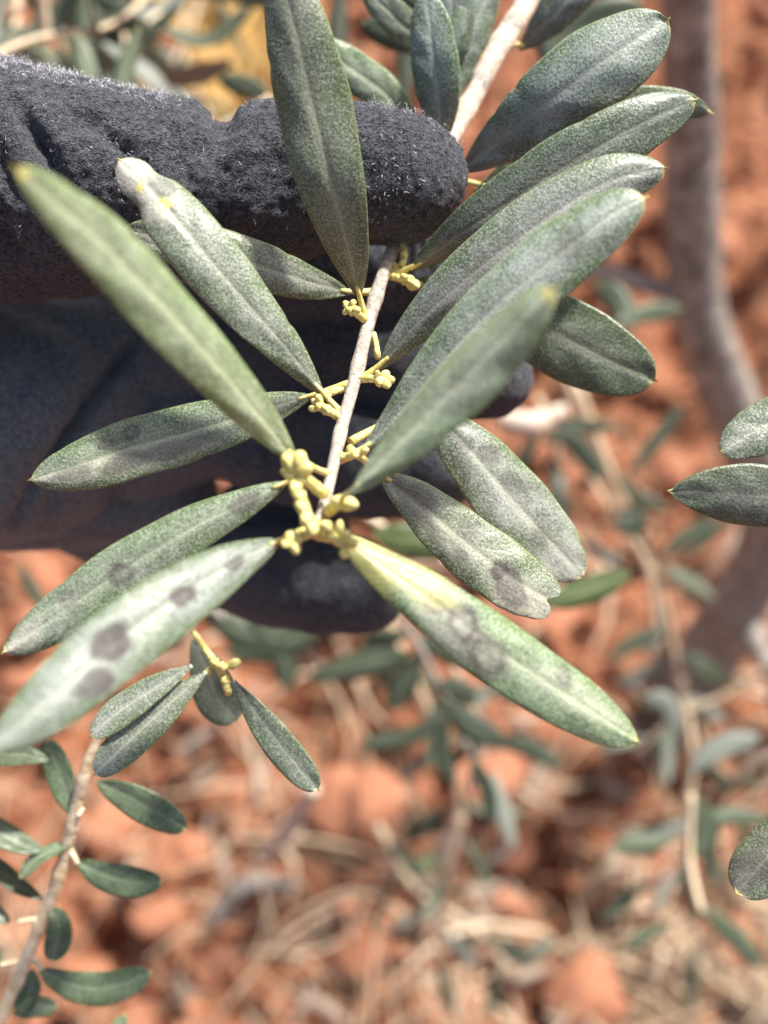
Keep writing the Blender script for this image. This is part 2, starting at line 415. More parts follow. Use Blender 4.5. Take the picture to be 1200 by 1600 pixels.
# crumbs joined as stuff
bmV = []; bmF = []
bm = bmesh.new(); bmesh.ops.create_icosphere(bm, subdivisions=1, radius=1.0); iv = np.array([v.co[:] for v in bm.verts]); ifc = [[v.index for v in f.verts] for f in bm.faces]; bm.free()
for k in range(2600):
    g = ground(R2.uniform(-150, 1350), R2.uniform(-150, 1750)); s = 0.0022+0.0075*R2.random()**2.5
    q = iv*(1+0.25*rng.standard_normal((len(iv), 1)))*s*np.array([1, 1, .75]); base = len(bmV)
    bmV.extend(q+np.array([g[0], g[1], soil_z(g[0], g[1])+s*0.3])); bmF.extend([[i+base for i in f] for f in ifc])
co_ = link('soil_crumbs', mesh_from('soil_crumbs', bmV, bmF, M['clod'])); co_['kind'] = 'stuff'; co_['label'] = 'small red soil crumbs scattered over the ground'

# dry straw lying on the soil
def straw_field(name, n, box, mat, seed, lmin, lmax, wmin, wmax, lift=0.02):
    r = random.Random(seed); V = []; Fc = []
    for _ in range(n):
        g = ground(r.uniform(box[0], box[2]), r.uniform(box[1], box[3])); L = r.uniform(lmin, lmax); a = r.uniform(0, 6.28); wd = r.uniform(wmin, wmax)
        d = np.array([math.cos(a), math.sin(a), 0]); s = np.array([-d[1], d[0], 0]); z0 = 0.006+lift*r.random()**2; bend = r.uniform(-.25, .25)*L; base = len(V)
        tl = r.uniform(-0.25, 0.25)
        for i in range(5):
            t = i/4-0.5; p = np.array([g[0], g[1], 0])+d*L*t+s*bend*(t*t*4-.5)
            p[2] = soil_z(p[0], p[1])+z0+tl*L*t*0.5+abs(tl)*L*.25; ww = wd*(1-abs(t)*1.2)
            V += [p-s*ww, p+np.array([0, 0, ww*.8]), p+s*ww]
        for i in range(4):
            b = base+i*3; Fc += [(b, b+1, b+4, b+3), (b+1, b+2, b+5, b+4), (b+2, b, b+3, b+5)]
    o = link(name, mesh_from(name, V, Fc, mat)); o['kind'] = 'stuff'; return o
o = straw_field('dry_grass', 420, (-150, -100, 1350, 1750), M['straw'], 3, 0.04, 0.16, 0.0005, 0.0013); o['label'] = 'thin dry straw scattered over the red soil'
o = straw_field('straw_litter', 130, (-100, 1150, 1250, 1700), M['straw'], 8, 0.05, 0.15, 0.0007, 0.0018, 0.03); o['label'] = 'denser dry straw over the soil in front'
o = straw_field('sandy_straw', 170, (900, 1360, 1260, 1680), M['straw'], 28, 0.04, 0.13, 0.0012, 0.0030, 0.03); o['label'] = 'pale dry straw gathered on the soil in the lower right'
o = straw_field('broad_straw', 60, (250, 900, 1250, 1700), M['straw'], 18, 0.06, 0.18, 0.0018, 0.0042, 0.05); o['label'] = 'broad flattened dry straw on the soil'
o = straw_field('golden_straw_patch', 900, (120, -120, 460, 230), M['straw_gold'], 9, 0.05, 0.16, 0.002, 0.007, 0.04); o['label'] = 'golden dry straw patch beyond the glove'

r9 = random.Random(77); fl = []
for k in range(4):
    V, Fc, UV, mi, _ = leaf_geo(np.array([[0, 0, 0], [.5, .05*(k-1.5), .08], [1, 0, .02]]), .11, nu=14, nv=6, view=np.array([0, 0, -1.]), thick=.01, curl=.5, seed=k)
    me = mesh_from('fallen_leaf', V, Fc, [M['dead_leaf'], M['dead_leaf']], True, mi); fl.append(me)
for k in range(70):
    g = ground(r9.uniform(200, 1240), r9.uniform(880, 1650)); L = r9.uniform(.035, .06)
    o = link('fallen_leaf', fl[k % 4], None, (g[0], g[1], soil_z(g[0], g[1])+.012)); o.scale = (L, L, L); o.rotation_euler = (r9.uniform(-.5, .5), r9.uniform(-.4, .4), r9.uniform(0, 6.28))
    tag(o, 'dry brownish olive leaf fallen on the red soil', 'fallen leaf', 'fallen olive leaves on the soil')

def stalk(pts, r, label, mat, name='dry_stalk'):
    V, Fc = tube(pts, r, 20, 8, 0.03, 4); o = child(name, V, Fc, mat, None, pts[0]); tag(o, label, 'stalk'); return o
stalk([P(490, 1232, .52), P(455, 1290, .545), P(412, 1350, .57)], [.0034, .0042, .0022], 'pale pinkish dry stalk below the hanging leaf', M['stem_old'])
stalk([P(400, 1330, .80), P(425, 1450, .83), P(475, 1575, .86)], [.0011, .0011, .0009], 'long thin straw stalk crossing the soil below the pale stalk', M['straw'])
stalk([P(300, 1640, .83), P(430, 1480, .85), P(520, 1420, .87)], [.0011, .0011, .0009], 'thin straw stalk slanting up from the bottom edge', M['straw'])
stalk([P(560, 1640, .80), P(720, 1545, .84), P(900, 1470, .9)], [.0016, .0015, .0010], 'straw stalk slanting across the lower middle soil', M['straw'])
stalk([P(330, 1440, .95), P(390, 1380, .95), P(470, 1385, .96)], [.007, .008, .005], 'curved grey brown dry twig on the soil', M['trunk'], 'dry_twig')
stalk([P(870, 575, .62), P(925, 690, .66), P(965, 800, .70)], [.0035, .0022, .0016], 'tan dry stalk hanging behind the dark olive leaf', M['straw'])
stalk([P(1125, 705, .7), P(1050, 790, .78), P(950, 880, .86)], [.0010, .0010, .0008], 'fine dry stalk between the two right edge leaves and the soil', M['straw'])
stalk([P(780, 655, .50), P(830, 662, .50), P(880, 640, .52)], [.0045, .0060, .003], 'pale curled dry stalk beside the fuzzy fingertip', M['stem_old'])

# ------------------------------------------------------------------ young olive tree behind, right
t0 = ground(1075, 1075)
tree = empty('olive_tree', (t0[0], t0[1], soil_z(t0[0], t0[1])), 'young olive tree with thin bent grey trunk standing in red soil', 'tree')
tp = [P(1070, -160, .52), P(1073, 0, .56), P(1079, 200, .62), P(1082, 400, .68), P(1100, 520, .72), P(1146, 640, .77), P(1192, 760, .83), P(1196, 850, .88), P(1150, 950, .95), np.array([t0[0], t0[1], -.02])]
V, Fc = tube(tp, [.0138, .0145, .0166, .0178, .019, .0205, .022, .024, .028, .034], 60, 16, .022, 3)
child('trunk', V, Fc, M['trunk'], tree, t0)
for nm, pts, rr in (('branch', [P(1085, 470, .70), P(1020, 450, .69), P(945, 425, .67), P(880, 430, .64)], [.008, .006, .005, .003]),
                    ('branch', [P(1160, 940, .95), P(1185, 1010, .92), P(1230, 1080, .90)], [.013, .010, .008])):
    V, Fc = tube(pts, rr, 18, 10, .02, 7); child(nm, V, Fc, M['trunk'], tree, pts[0])
put_leaf(tree, [P(960, 505, .47), P(1010, 490, .475), P(1068, 482, .48)], 16*.47/F, far=True, seed=2)
put_leaf(tree, [P(985, 520, .47), P(965, 470, .475), P(930, 440, .48)], 20*.47/F, far=True, seed=3)

# ------------------------------------------------------------------ background sprigs
def rv(r): return np.array([r.gauss(0, 1), r.gauss(0, 1), r.gauss(0, 1)])
def bg_sprig(path, rad, label, seed, length=(.040, .058), step=.020, mat='stem_pale', skip=0.12, group='olive sprigs behind the glove', density=2, tint=(0.45, 1.0), spread=0.9):
    r = random.Random(seed); C = spline(path, 40); root = empty('olive_sprig', C[0], label, 'olive sprig', group)
    V, Fc = tube(path, np.linspace(rad, rad*.55, len(path)), 30, 8, .02, seed); child('stem', V, Fc, M[mat], root, C[0])
    s = np.r_[0, np.cumsum(np.linalg.norm(np.diff(C, axis=0), axis=1))]; x = step*.5; rot = r.uniform(0, 6.28); T = nrm(np.gradient(C, axis=0))
    while x < s[-1]:
        i = int(np.searchsorted(s, x)); i = min(i, 39); p = C[i]; t = T[i]
        A = nrm(np.cross(t, [.2, .5, .8])); B = np.cross(t, A)
        for k in range(density):
            if r.random() < skip: continue
            a = rot+k*math.pi+r.uniform(-.35, .35); d = A*math.cos(a)+B*math.sin(a)
            L = r.uniform(*length); d = nrm(d*spread+t*r.uniform(.3, .8)); q = p+d*L
            m = (p+q)/2+rv(r)*L*.06+np.array([0, 0, -.04*L])
            q = q+np.array([0, 0, -.10*L]); st = p+d*.004
            f = r.uniform(*tint)
            put_leaf(root, [st, m, q], L*r.uniform(.095, .125), far=True, seed=r.randrange(999), tint=(f, f, f*r.uniform(.92, 1.08)), view=nrm(rv(r)*.5+FWD*.6+np.array([0, 0, -.6])), under=r.random() < .18)
        rot += math.pi/2; x += step*r.uniform(.8, 1.2)
    return root
# upper left tangle
bg_sprig([P(-90, 60, .42), P(40, 110, .42), P(150, 90, .44), P(250, 20, .46)], .0016, 'blurred olive sprig running along the top of the glove wrist', 21, step=.014)
bg_sprig([P(60, -80, .5), P(90, 40, .5), P(130, 180, .5)], .0020, 'blurred olive sprig hanging down in the upper left corner', 22, step=.015)
bg_sprig([P(-40, 190, .47), P(20, 60, .48), P(30, -60, .5)], .0022, 'blurred olive sprig at the left edge above the glove', 23, step=.016)
bg_sprig([P(210, 240, .40), P(200, 150, .41), P(190, -40, .44)], .0014, 'blurred olive sprig rising beyond the thumb joint', 24, step=.024, skip=.3)
bg_sprig([P(330, -80, .55), P(300, 40, .55), P(230, 160, .55)], .0018, 'blurred olive sprig in front of the golden straw', 25, step=.028, skip=.3)
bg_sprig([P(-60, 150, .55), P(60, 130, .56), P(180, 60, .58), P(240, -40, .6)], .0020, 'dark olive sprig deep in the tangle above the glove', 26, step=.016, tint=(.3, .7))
bg_sprig([P(60, -60, .40), P(70, 40, .41), P(75, 130, .42)], .0026, 'bare pinkish olive stem standing up above the glove wrist', 27, step=.04, skip=.6)
bg_sprig([P(-30, 20, .62), P(100, -10, .62), P(230, -30, .64)], .0022, 'olive sprig at the very top left corner behind the others', 28, step=.016, tint=(.35, .8))
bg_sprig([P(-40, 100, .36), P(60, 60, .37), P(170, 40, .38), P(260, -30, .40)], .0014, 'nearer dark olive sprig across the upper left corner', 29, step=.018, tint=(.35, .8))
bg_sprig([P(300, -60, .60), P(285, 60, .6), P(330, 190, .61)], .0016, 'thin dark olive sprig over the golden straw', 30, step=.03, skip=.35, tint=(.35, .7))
# below the glove, centre
bg_sprig([P(600, 960, .60), P(655, 1080, .62), P(700, 1180, .65), P(722, 1270, .68)], .0030, 'blurred olive sprig below the glove fingertip', 31, (.038, .050), .026, skip=.3, tint=(.7, 1.1))
bg_sprig([P(722, 1270, .68), P(695, 1370, .70), P(682, 1450, .72), P(690, 1500, .74)], .0040, 'blurred grey green olive sprig low in the middle of the soil', 32, (.036, .048), .026, skip=.25)
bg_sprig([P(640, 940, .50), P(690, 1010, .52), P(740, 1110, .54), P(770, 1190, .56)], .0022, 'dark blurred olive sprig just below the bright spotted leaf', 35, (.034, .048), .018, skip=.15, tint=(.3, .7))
bg_sprig([P(590, 1290, .72), P(650, 1390, .73), P(740, 1450, .75), P(800, 1520, .76)], .0030, 'blurred olive sprig leaning right among the clods below centre', 36, (.036, .050), .024, skip=.2, tint=(.4, .9))
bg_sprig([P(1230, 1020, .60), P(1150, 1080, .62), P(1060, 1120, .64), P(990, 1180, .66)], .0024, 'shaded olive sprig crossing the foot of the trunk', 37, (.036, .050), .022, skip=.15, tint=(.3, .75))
bg_sprig([P(1240, 1200, .62), P(1160, 1260, .64), P(1060, 1330, .66), P(1010, 1400, .68)], .0022, 'olive sprig reaching in from the right edge over the lower soil', 38, (.036, .050), .024, skip=.2, tint=(.35, .85))
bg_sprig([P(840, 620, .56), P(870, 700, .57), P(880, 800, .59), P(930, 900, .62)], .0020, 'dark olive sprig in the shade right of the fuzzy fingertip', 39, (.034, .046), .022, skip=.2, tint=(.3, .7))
# right
bg_sprig([P(900, 600, .60), P(955, 740, .62), P(1000, 840, .64), P(1040, 950, .66), P(1062, 1060, .68)], .0026, 'long pinkish olive sprig curving down in front of the trunk', 33, (.034, .046), .036, skip=.35, tint=(.5, .9))
bg_sprig([P(1062, 1060, .68), P(1080, 1180, .69), P(1072, 1300, .70), P(1082, 1420, .70), P(1090, 1480, .71)], .0032, 'lower olive sprig with pale stem at the right over the soil', 34, (.036, .048), .028, skip=.25)
# single leaves one can pick out, grouped by the sprig they hang on
def px_leaf(root, pts, d, hw, **k):
    pp = [P(x, y, (d if not isinstance(d, (tuple, list)) else d[i])) for i, (x, y) in enumerate(pts)]
    dd = d if not isinstance(d, (tuple, list)) else sum(d)/len(d)
    return put_leaf(root, pp, hw*dd/F, **k)
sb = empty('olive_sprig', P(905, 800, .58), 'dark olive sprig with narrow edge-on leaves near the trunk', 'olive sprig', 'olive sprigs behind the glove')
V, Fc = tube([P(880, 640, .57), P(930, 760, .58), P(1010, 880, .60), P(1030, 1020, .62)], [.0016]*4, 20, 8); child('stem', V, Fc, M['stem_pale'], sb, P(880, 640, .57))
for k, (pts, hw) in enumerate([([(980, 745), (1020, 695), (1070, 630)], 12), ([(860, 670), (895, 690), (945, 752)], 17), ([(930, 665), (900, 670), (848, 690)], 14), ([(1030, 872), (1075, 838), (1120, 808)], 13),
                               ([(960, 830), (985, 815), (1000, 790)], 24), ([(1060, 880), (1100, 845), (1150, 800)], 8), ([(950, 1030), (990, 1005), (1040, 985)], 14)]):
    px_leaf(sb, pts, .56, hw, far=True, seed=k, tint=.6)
sb2 = empty('olive_sprig', P(1100, 1420, .45), 'lone greenish olive sprig at the lower right corner', 'olive sprig', 'olive sprigs behind the glove')
V, Fc = tube([P(1080, 1240, .46), P(1078, 1340, .46), P(1095, 1425, .45)], [.0014]*3, 14, 8); child('stem', V, Fc, M['stem_pale'], sb2, P(1080, 1240, .46))
for k, (pts, hw, un) in enumerate([([(1098, 1420), (1140, 1455), (1190, 1512)], 16, False), ([(1055, 1308), (1010, 1318), (955, 1325)], 17, False), ([(1050, 1440), (1010, 1460), (975, 1485)], 10, False), ([(1085, 1290), (1130, 1275), (1200, 1280)], 14, False),
                                   ([(1075, 1210), (1120, 1170), (1190, 1150)], 18, True), ([(1060, 1150), (1040, 1100), (1010, 1085)], 17, True), ([(1085, 1340), (1100, 1300), (1085, 1250)], 24, False)]):
    px_leaf(sb2, pts, .46, hw, far=True, seed=k+20, under=un, tint=.95)
sb3 = empty('olive_sprig', P(850, 940, .34), 'blurred green olive sprig behind the notched leaf', 'olive sprig', 'olive sprigs behind the glove')
V, Fc = tube([P(560, 800, .36), P(700, 880, .35), P(845, 950, .34)], [.0012]*3, 14, 8); child('stem', V, Fc, M['stem_pale'], sb3, P(560, 800, .36))
for k, (pts, hw) in enumerate([([(840, 945), (900, 930), (985, 895)], 22), ([(580, 830), (640, 845), (720, 850)], 30), ([(760, 905), (800, 935), (850, 940)], 18)]):
    px_leaf(sb3, pts, .34, hw, far=True, seed=k+40, tint=(1.0, 1.1, .7))
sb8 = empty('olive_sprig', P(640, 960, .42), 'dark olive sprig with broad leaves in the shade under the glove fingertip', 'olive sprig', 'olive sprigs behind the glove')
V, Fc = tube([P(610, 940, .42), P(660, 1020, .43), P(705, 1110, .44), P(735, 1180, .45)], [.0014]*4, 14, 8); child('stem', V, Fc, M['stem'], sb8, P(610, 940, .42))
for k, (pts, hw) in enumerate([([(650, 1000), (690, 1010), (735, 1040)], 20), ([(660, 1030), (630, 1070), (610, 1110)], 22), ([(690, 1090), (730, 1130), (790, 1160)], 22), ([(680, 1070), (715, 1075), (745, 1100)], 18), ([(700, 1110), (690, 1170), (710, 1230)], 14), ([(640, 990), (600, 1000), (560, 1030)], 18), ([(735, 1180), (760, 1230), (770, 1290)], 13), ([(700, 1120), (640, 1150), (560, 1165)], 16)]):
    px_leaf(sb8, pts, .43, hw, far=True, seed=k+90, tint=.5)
sb4 = empty('olive_sprig', P(890, 40, .34), 'dark blurred olive sprig behind the upper right leaves', 'olive sprig', 'olive sprigs behind the glove')
V, Fc = tube([P(850, -120, .36), P(870, 0, .35), P(895, 130, .34)], [.0014]*3, 14, 8); child('stem', V, Fc, M['stem_pale'], sb4, P(850, -120, .36))
for k, (pts, hw) in enumerate([([(870, 70), (930, 40), (1005, 8)], 34), ([(880, 20), (870, 90), (890, 150)], 20), ([(845, -40), (845, 40), (862, 110)], 16)]):
    px_leaf(sb4, pts, .34, hw, far=True, seed=k+50, tint=.7)
sb5 = empty('olive_sprig', P(560, 40, .30), 'olive sprig with pointed leaf behind the tall upright leaf', 'olive sprig', 'olive sprigs behind the glove')
V, Fc = tube([P(660, -120, .30), P(670, 0, .30), P(680, 90, .29)], [.0014]*3, 14, 8); child('stem', V, Fc, M['stem_pale'], sb5, P(660, -120, .30))
for k, (pts, hw, d, t) in enumerate([([(680, 80), (620, 55), (563, 38)], 24, .27, .9), ([(535, -30), (527, 40), (530, 95)], 16, .4, .45), ([(640, -60), (636, 60), (632, 170)], 16, .34, .5), ([(600, -50), (640, -5), (700, 30)], 26, .26, 1.3)]):
    px_leaf(sb5, pts, d, hw, far=True, seed=k+60, tint=t)
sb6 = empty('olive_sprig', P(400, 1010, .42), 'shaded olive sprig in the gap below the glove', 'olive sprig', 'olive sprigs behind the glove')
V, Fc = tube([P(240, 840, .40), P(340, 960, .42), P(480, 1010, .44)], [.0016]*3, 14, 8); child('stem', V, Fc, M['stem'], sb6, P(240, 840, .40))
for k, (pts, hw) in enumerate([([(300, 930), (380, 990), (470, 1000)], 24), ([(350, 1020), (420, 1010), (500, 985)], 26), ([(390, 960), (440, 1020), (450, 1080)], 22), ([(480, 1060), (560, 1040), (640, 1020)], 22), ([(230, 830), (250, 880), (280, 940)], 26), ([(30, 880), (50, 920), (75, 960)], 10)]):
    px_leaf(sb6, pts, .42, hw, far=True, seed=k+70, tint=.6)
sb7 = empty('olive_sprig', P(420, 140, .36), 'blurred olive leaf sprig poking past the tall upright leaf over golden straw', 'olive sprig', 'olive sprigs behind the glove')
for k, (pts, hw, d, t) in enumerate([([(425, 152), (385, 135), (340, 125)], 17, .36, 1.0), ([(150, 175), (135, 110), (118, 50)], 18, .34, 1.35), ([(180, 185), (195, 110), (218, 42)], 14, .34, 1.4), ([(250, 60), (200, 30), (140, -10)], 17, .40, .6)]):
    px_leaf(sb7, pts, d, hw, far=True, seed=k+80, tint=t)
V, Fc = tube([P(425, 152, .36), P(300, 215, .365), P(160, 205, .35)], [.0012]*3, 14, 8); child('stem', V, Fc, M['stem_pale'], sb7, P(425, 152, .36))

# ------------------------------------------------------------------ lower left twig, close and only slightly soft
TD = lambda y: .2155+.015*min(1.15, max(-.1, (y-1205)/260))
tw = empty('olive_twig', P(0, 1600, TD(1600)), 'pale barked olive twig with small dark leaves rising from the lower left corner', 'olive twig')
tpts = [P(x, y, TD(y)) for x, y in ((-20, 1640), (15, 1560), (55, 1465), (92, 1370), (112, 1290), (133, 1205), (150, 1160), (178, 1105))]
V, Fc = tube(tpts, np.array([12, 11.5, 11, 10.5, 9.8, 8.5, 7, 5.5])*.224/F, 50, 14, .02, 12, [(k, .22, .018) for k in (.2, .36, .53, .68, .8)])
child('stem', V, Fc, M['stem_pale'], tw, tpts[0])
for k, (pts, hw, rl, un, tt) in enumerate([
    ([(152, 1222), (205, 1248), (250, 1272), (292, 1296)], 27, 20, False, .75), ([(120, 1348), (165, 1368), (210, 1378), (254, 1377)], 25, 18, False, .85),
    ([(62, 1515), (115, 1540), (175, 1542), (237, 1518)], 26, 15, False, .9), ([(122, 1276), (108, 1250), (90, 1200), (73, 1155)], 22, -18, False, 1.0),
    ([(75, 1188), (40, 1180), (-5, 1178), (-60, 1180)], 22, 25, False, .6), ([(66, 1330), (30, 1318), (-10, 1298), (-60, 1270)], 22, 22, False, .75),
    ([(112, 1318), (80, 1330), (55, 1345), (30, 1372)], 15, 40, False, 1.2), ([(66, 1405), (30, 1385), (0, 1362), (-50, 1330)], 17, 30, False, .55),
    ([(78, 1420), (90, 1435), (92, 1460), (82, 1502)], 21, 0, False, .7), ([(50, 1515), (50, 1540), (42, 1560), (30, 1590)], 18, 20, False, .6),
    ([(20, 1585), (40, 1578), (62, 1572), (90, 1572)], 18, 30, False, 1.5), ([(170, 1640), (178, 1620), (186, 1600), (196, 1586)], 12, 20, False, 1.4),
    ([(15, 1440), (-5, 1430), (-25, 1415), (-50, 1400)], 16, 20, False, .9), ([(0, 1510), (-10, 1490), (-30, 1470), (-50, 1450)], 16, 20, False, .9)]):
    px_leaf(tw, pts, [TD(pts[0][1])-.001]*4, hw, seed=k+100, roll=rl, nu=36, nv=12, tint=(tt*.95, tt*1.08, tt*.85), fold=.3, curl=.12, a=.62, b=.45, under=un, bloom=.25)
for a, b in (((95, 1333), (66, 1330)), ((108, 1325), (122, 1350)), ((58, 1435), (25, 1440)), ((45, 1500), (0, 1508)), ((48, 1490), (66, 1516)), ((128, 1262), (122, 1276))):
    V, Fc = tube([P(*a, TD(a[1])), P(*b, TD(a[1])-.001)], [.0008, .00045], 8, 8); child('petiole', V, Fc, M['stem_pale'], tw, P(*a, TD(a[1])))

# hanging twig with yellow bud knot at (345,1045)
hg = empty('olive_twig', P(330, 1030, .198), 'short olive twig with yellow bud knot hanging below the glove', 'olive twig')
V, Fc = tube([P(300, 985, .206), P(325, 1020, .202), P(345, 1050, .199), P(358, 1085, .197)], [.0006, .0007, .0008, .0006], 16, 10); child('stem', V, Fc, M['bud'], hg, P(300, 985, .206))
for k, (pts, hw, rl, un, tt) in enumerate([
    ([(322, 1050), (270, 1095), (205, 1155), (146, 1212)], 31, 10, False, (1.55, 1.5, 1.5)), ([(300, 1040), (250, 1070), (190, 1110), (140, 1152)], 26, 20, False, (1.5, 1.45, 1.5)),
    ([(366, 1064), (400, 1115), (450, 1180), (498, 1236)], 27, 14, False, 1.0), ([(300, 1000), (320, 1040), (340, 1090), (372, 1128)], 34, 0, False, .5)]):
    d = .1935 if k != 3 else .212
    px_leaf(hg, pts, d, hw, seed=k+130, roll=rl, nu=44, nv=12, tint=tt, fold=.22, curl=.1, a=.8, b=.45)
def bud_cluster(root, d, stalk_px, buds, r0=6, seed=0):
    """stalk_px: list of (x,y); buds: (x,y,r px)"""
    dd = [d]*len(stalk_px) if not isinstance(d, (list, tuple)) else d
    sp = [P(x, y, z) for (x, y), z in zip(stalk_px, dd)]
    V, Fc = tube(sp, np.linspace(r0*.95, r0*.85, len(sp))*dd[-1]/F, 10, 10, .06, seed); c = child('bud_cluster', V, Fc, M['bud'], root, sp[0])
    ax = sp[-1]-sp[-2]
    e = sp[-1]
    for i, (x, y, r) in enumerate(buds):
        q = P(x, y, dd[-1]-.0007*(i % 3)); rm = r*.98*dd[-1]/F*rng.uniform(.75, 1.08)
        k_ = min(np.linalg.norm(nrm_pts-q) for nrm_pts in spline(sp, 12)); base = min(spline(sp, 12), key=lambda z: np.linalg.norm(z-q))
        ax_ = q-base if k_ > rm*.6 else q-sp[-2]+rng.standard_normal(3)*rm*.6
        ln = 2.05*rm+min(k_, 1.1*rm); ctr = q-nrm(ax_)*(ln-2.1*rm)*.5
        V, Fc = blob(ctr, ax_, ln, rm*rng.uniform(.80, 1.0), seed*7+i, 12, 14, .16); child('bud', V, Fc, M['bud'], c, q)
    return c
bud_cluster(hg, .1965, [(330, 1030), (345, 1045), (356, 1082)], [(325, 1050, 8), (336, 1036, 9), (368, 1036, 9), (352, 1062, 9), (357, 1082, 7), (347, 1042, 9)], 7, 40)

# ------------------------------------------------------------------ right edge twig (its stem stands just outside the frame)
rt = empty('olive_twig', P(1330, 1000, .19), 'olive twig whose leaf tips reach in at the right edge', 'olive twig')
V, Fc = tube([P(1290, 560, .188), P(1320, 800, .186), P(1325, 1100, .184), P(1290, 1500, .184)], [.0016]*4, 30, 10); child('stem', V, Fc, M['stem'], rt, P(1290, 560, .188))
px_leaf(rt, [(1310, 640), (1250, 640), (1190, 668), (1124, 708)], .181, 42, seed=201, roll=12, tint=(.95, .95, .95), label='grey green leaf tip at the right edge, uppermost', b=.6)
px_leaf(rt, [(1330, 800), (1250, 782), (1140, 772), (1043, 767)], .181, 50, seed=202, roll=-10, tint=(.62, .62, .62), label='dark pointed leaf tip at the right edge, below the grey one', b=.75, a=.8)
px_leaf(rt, [(1300, 1230), (1250, 1285), (1195, 1345), (1150, 1397)], .181, 46, seed=203, roll=8, tint=(.85, .8, .78), spots=[('stain', .85, -.2, .2, .7, .6)], label='rounded purplish leaf tip at the lower right edge', b=.42)

# ------------------------------------------------------------------ the gloved hand
def capsule_chain(bm, ch):
    c = spline(np.array([[*P(x, y, d), r*d/F] for x, y, d, r in ch]), 400); last = None
    for row in c:
        if last is None or np.linalg.norm(row[:3]-last) > row[3]*0.14:
            bmesh.ops.create_icosphere(bm, subdivisions=3, radius=row[3], matrix=Matrix.Translation(Vector(row[:3]))); last = row[:3]
    bmesh.ops.create_icosphere(bm, subdivisions=3, radius=c[-1][3], matrix=Matrix.Translation(Vector(c[-1][:3])))
CH = dict(
 thumb=[(-420, 330, .215, 215), (-150, 292, .208, 198), (0, 287, .203, 186), (110, 294, .200, 168), (210, 300, .199, 145), (292, 300, .198, 139), (345, 304, .198, 118), (400, 290, .197, 124), (470, 278, .196, 116), (560, 272, .195, 104), (625, 277, .195, 96), (648, 282, .195, 84)],
 thumb_pad=[(560, 300, .196, 78), (648, 300, .196, 72)],
 index=[(-100, 520, .250, 130), (100, 545, .242, 112), (300, 548, .238, 100), (480, 545, .236, 98), (600, 545, .233, 96), (700, 570, .229, 84), (764, 590, .226, 68)],
 middle=[(-100, 640, .250, 130), (150, 690, .243, 108), (330, 668, .238, 84), (450, 705, .236, 86), (570, 722, .234, 86), (655, 726, .231, 84), (672, 728, .230, 78)],
 between=[(60, 490, .250, 92), (300, 450, .235, 90), (520, 428, .2265, 88), (640, 425, .2245, 80)],
 ring=[(80, 760, .262, 90), (260, 850, .262, 74), (380, 885, .256, 78), (470, 905, .248, 80), (540, 912, .243, 78), (565, 916, .241, 72)],
 palm=[(-380, 620, .250, 260), (-150, 650, .246, 220), (-20, 660, .240, 196), (60, 660, .238, 172), (120, 650, .238, 140)],
 palm_side=[(-100, 740, .252, 125), (80, 765, .250, 98), (200, 765, .249, 88), (270, 775, .249, 68)],
 web=[(395, 800, .258, 52), (500, 828, .254, 50)],
 forearm=[(-420, 440, .236, 255), (-760, 470, .246, 235), (-1150, 500, .258, 235)],
 wrist=[(-420, 330, .215, 215), (-420, 480, .235, 260), (-380, 620, .250, 260)])
bm = bmesh.new()
for c in CH.values(): capsule_chain(bm, c)
me = bpy.data.meshes.new('glove_raw'); bm.to_mesh(me); bm.free()
tmp = bpy.data.objects.new('glove_raw', me); COL.objects.link(tmp)
md = tmp.modifiers.new('r', 'REMESH'); md.mode = 'VOXEL'; md.voxel_size = 0.0007
s_ = tmp.modifiers.new('s', 'SMOOTH'); s_.factor = 0.5; s_.iterations = 14
dg = bpy.context.evaluated_depsgraph_get(); gm = bpy.data.meshes.new_from_object(tmp.evaluated_get(dg))
bpy.data.objects.remove(tmp)
n = len(gm.vertices); GV = np.zeros(n*3); gm.vertices.foreach_get('co', GV); GV = GV.reshape(-1, 3)
GN = np.zeros(n*3); gm.vertices.foreach_get('normal', GN); GN = GN.reshape(-1, 3)
rel = GV-CAM; dep = rel@FWD; gpx = 600+F*(rel@RIGHT)/dep; gpy = 800-F*(rel@UP)/dep
facing = np.clip(-np.sum(GN*nrm(rel), 1)*2.5, 0, 1)
isthumb = (dep < .2165) & (gpy < 490-.18*np.clip(gpx, 0, 900))
